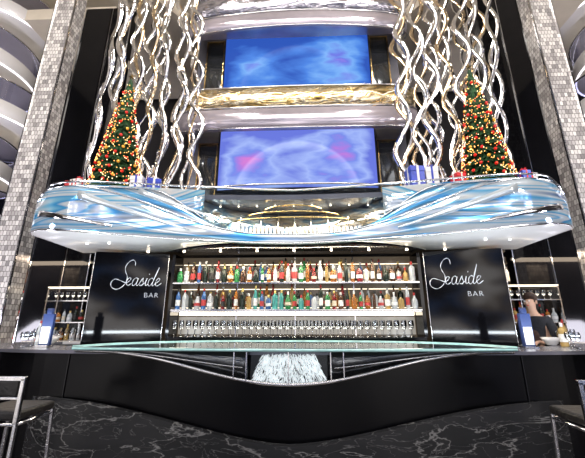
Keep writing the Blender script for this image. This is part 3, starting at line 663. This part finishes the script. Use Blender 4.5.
for s_ in(-1,1):
    h=chain(2,[(s_*.17,0,1.42),(s_*.23,-.01,1.26),(s_*.25,.02,1.12),(s_*.21,.16,1.1),(s_*.17,.28,1.12),(s_*.16,.34,1.12)],[.06,.05,.042,.036,.028,(.04,.018)])
    base=Vector(V[h])
    for j,(dx,l) in enumerate(((-.03,.07),(-.01,.08),(.01,.075),(.03,.06))):
        chain(h,[(base.x+dx,base.y+.04,base.z),(base.x+dx,base.y+.04+l*.5,base.z-.012),(base.x+dx*.9,base.y+.04+l*.85,base.z-.035)],[.009,.0085,.007])
    chain(h-0,[(base.x-s_*.04,base.y-.005,base.z-.005),(base.x-s_*.055,base.y+.035,base.z-.015)],[.011,.009])
    chain(0,[(s_*.09,0,.9),(s_*.1,.02,.5),(s_*.1,-.02,.1),(s_*.1,.02,.04),(s_*.1,.13,.03)],[.09,.06,.042,.04,.03])
skinned('body',V,E,R,M['skin'],pr)
V=[(0,0,.98),(0,.01,1.18),(0,.01,1.36),(0,0,1.47)];E=[(0,1),(1,2),(2,3)];R=[(.165,.125),(.145,.115),(.165,.115),(.09,.08)]
for s_ in(-1,1): chain(2,[(s_*.17,0,1.42),(s_*.23,-.01,1.26),(s_*.25,.02,1.12),(s_*.21,.16,1.1),(s_*.18,.25,1.115)],[.073,.062,.054,.047,.042])
skinned('shirt',V,E,R,M['cloth'],pr)
V=[(0,0,1.04),(0,.01,1.18),(0,.01,1.34)];E=[(0,1),(1,2)];R=[(.17,.132),(.155,.125),(.16,.125)]
skinned('waistcoat',V,E,R,M['vest'],pr)
V=[(0,0,1.02)];E=[];R=[(.165,.125)]
for s_ in(-1,1): chain(0,[(s_*.09,0,.88),(s_*.1,.02,.5),(s_*.1,-.02,.09)],[.105,.078,.065])
skinned('trousers',V,E,R,M['cloth'],pr)
hr=G().sphere((0,.015,1.745),.1,14,9,sc=(.92,1.08,.95)).make('hair',M['hair'],origin=(0,0,0)); hr.parent=pr
for p in hr.data.vertices:
    if p.co.y>.06 and p.co.z<1.77: p.co.y=.03
G().sphere((0,.125,1.675),.016,8,6,sc=(.8,1.1,1.4)).make('nose',M['skin'],origin=(0,0,0)).parent=pr
for s_ in(-1,1):
    G().sphere((s_*.03,.108,1.70),.011,8,6).make('eye',M['giftwhite'],origin=(0,0,0)).parent=pr
    G().sphere((s_*.082,.02,1.68),.025,8,6,sc=(.4,.8,1.2)).make('ear',M['skin'],origin=(0,0,0)).parent=pr
    G().sphere((s_*.1,.06,.045),.075,10,6,sc=(.65,1.7,.6)).make('shoe',M['matblack'],origin=(0,0,0)).parent=pr
G().sphere((0,.108,1.635),.018,8,6,sc=(1.3,.4,.35)).make('mouth',M['red'],origin=(0,0,0)).parent=pr
pr.location=(3.66,5.36,.0); pr.rotation_euler=(0,0,math.radians(120)); pr.scale=(1.02,1.02,1.02)

# ---------------------------------------------------------------- lights
def area(loc,rot,size,e,col=(1,.93,.84),sy=None):
    l=bpy.data.lights.new('area','AREA'); l.energy=e; l.size=size; l.color=col
    if sy: l.shape='RECTANGLE'; l.size_y=sy
    o=bpy.data.objects.new('added_light',l); o.location=loc; o.rotation_euler=[math.radians(a) for a in rot]; COL.objects.link(o)  # added area light without a lamp body
area((0,1.0,9.5),(50,0,0),6,370,sy=2)
area((-6,1,6.5),(55,0,-12),1.5,200,(1,.94,.88))
area((6,1,6.5),(55,0,12),1.5,200,(1,.94,.88))
area((-2.8,2.5,11),(25,0,25),1,150); area((2.8,2.5,11),(25,0,-25),1,150)
area((0,4.9,2.48),(0,0,0),4,42,(1,.88,.7),sy=.3)
area((0,5.3,2.48),(-20,0,0),3.8,38,(1,.86,.66),sy=.08)
area((-5,6.6,2.6),(0,0,0),1.5,80,(1,.8,.6)); area((5,6.6,2.6),(0,0,0),1.5,80,(1,.8,.6))
area((0,5.0,3.22),(0,0,0),2,28,(1,.85,.6),sy=.15)
area((-7,4,1),(140,0,20),1.5,200,(.9,.87,1)); area((7,4,1),(140,0,-20),1.5,200,(.9,.87,1))  # added uplights to brighten the round side balconies
area((-3,3.9,1.25),(155,0,0),2.2,30,(.85,.93,1),sy=.1); area((3,3.9,1.25),(155,0,0),2.2,30,(.85,.93,1),sy=.1)

w=bpy.data.worlds.new('world'); S.world=w; w.use_nodes=True; N=w.node_tree.nodes; L=w.node_tree.links
bg=N['Background']; tc=N.new('ShaderNodeTexCoord'); n=N.new('ShaderNodeTexNoise'); n.inputs['Scale'].default_value=6; n.inputs['Detail'].default_value=5
mp=N.new('ShaderNodeMapping'); mp.inputs['Scale'].default_value=(1,1,2.2); L.new(tc.outputs['Generated'],mp.inputs[0]); L.new(mp.outputs[0],n.inputs['Vector'])
r=ramp(N,[(.3,(.01,.01,.015)),(.44,(.06,.05,.05)),(.485,(.15,.4,1.0)),(.53,(.9,.65,.4)),(.58,(3.8,3.6,3.5))]); L.new(n.outputs['Fac'],r.inputs[0]); L.new(r.outputs[0],bg.inputs['Color']); bg.inputs['Strength'].default_value=.9  # made-up bright patches for ambient light and mirror reflections

cam=bpy.data.cameras.new('camera'); cam.sensor_width=36; cam.lens=330/585*36; cam.clip_start=.05
co=bpy.data.objects.new('camera',cam); co.location=(.19,0,1.4)
co.rotation_euler=(math.radians(106),0,.041); COL.objects.link(co); S.camera=co
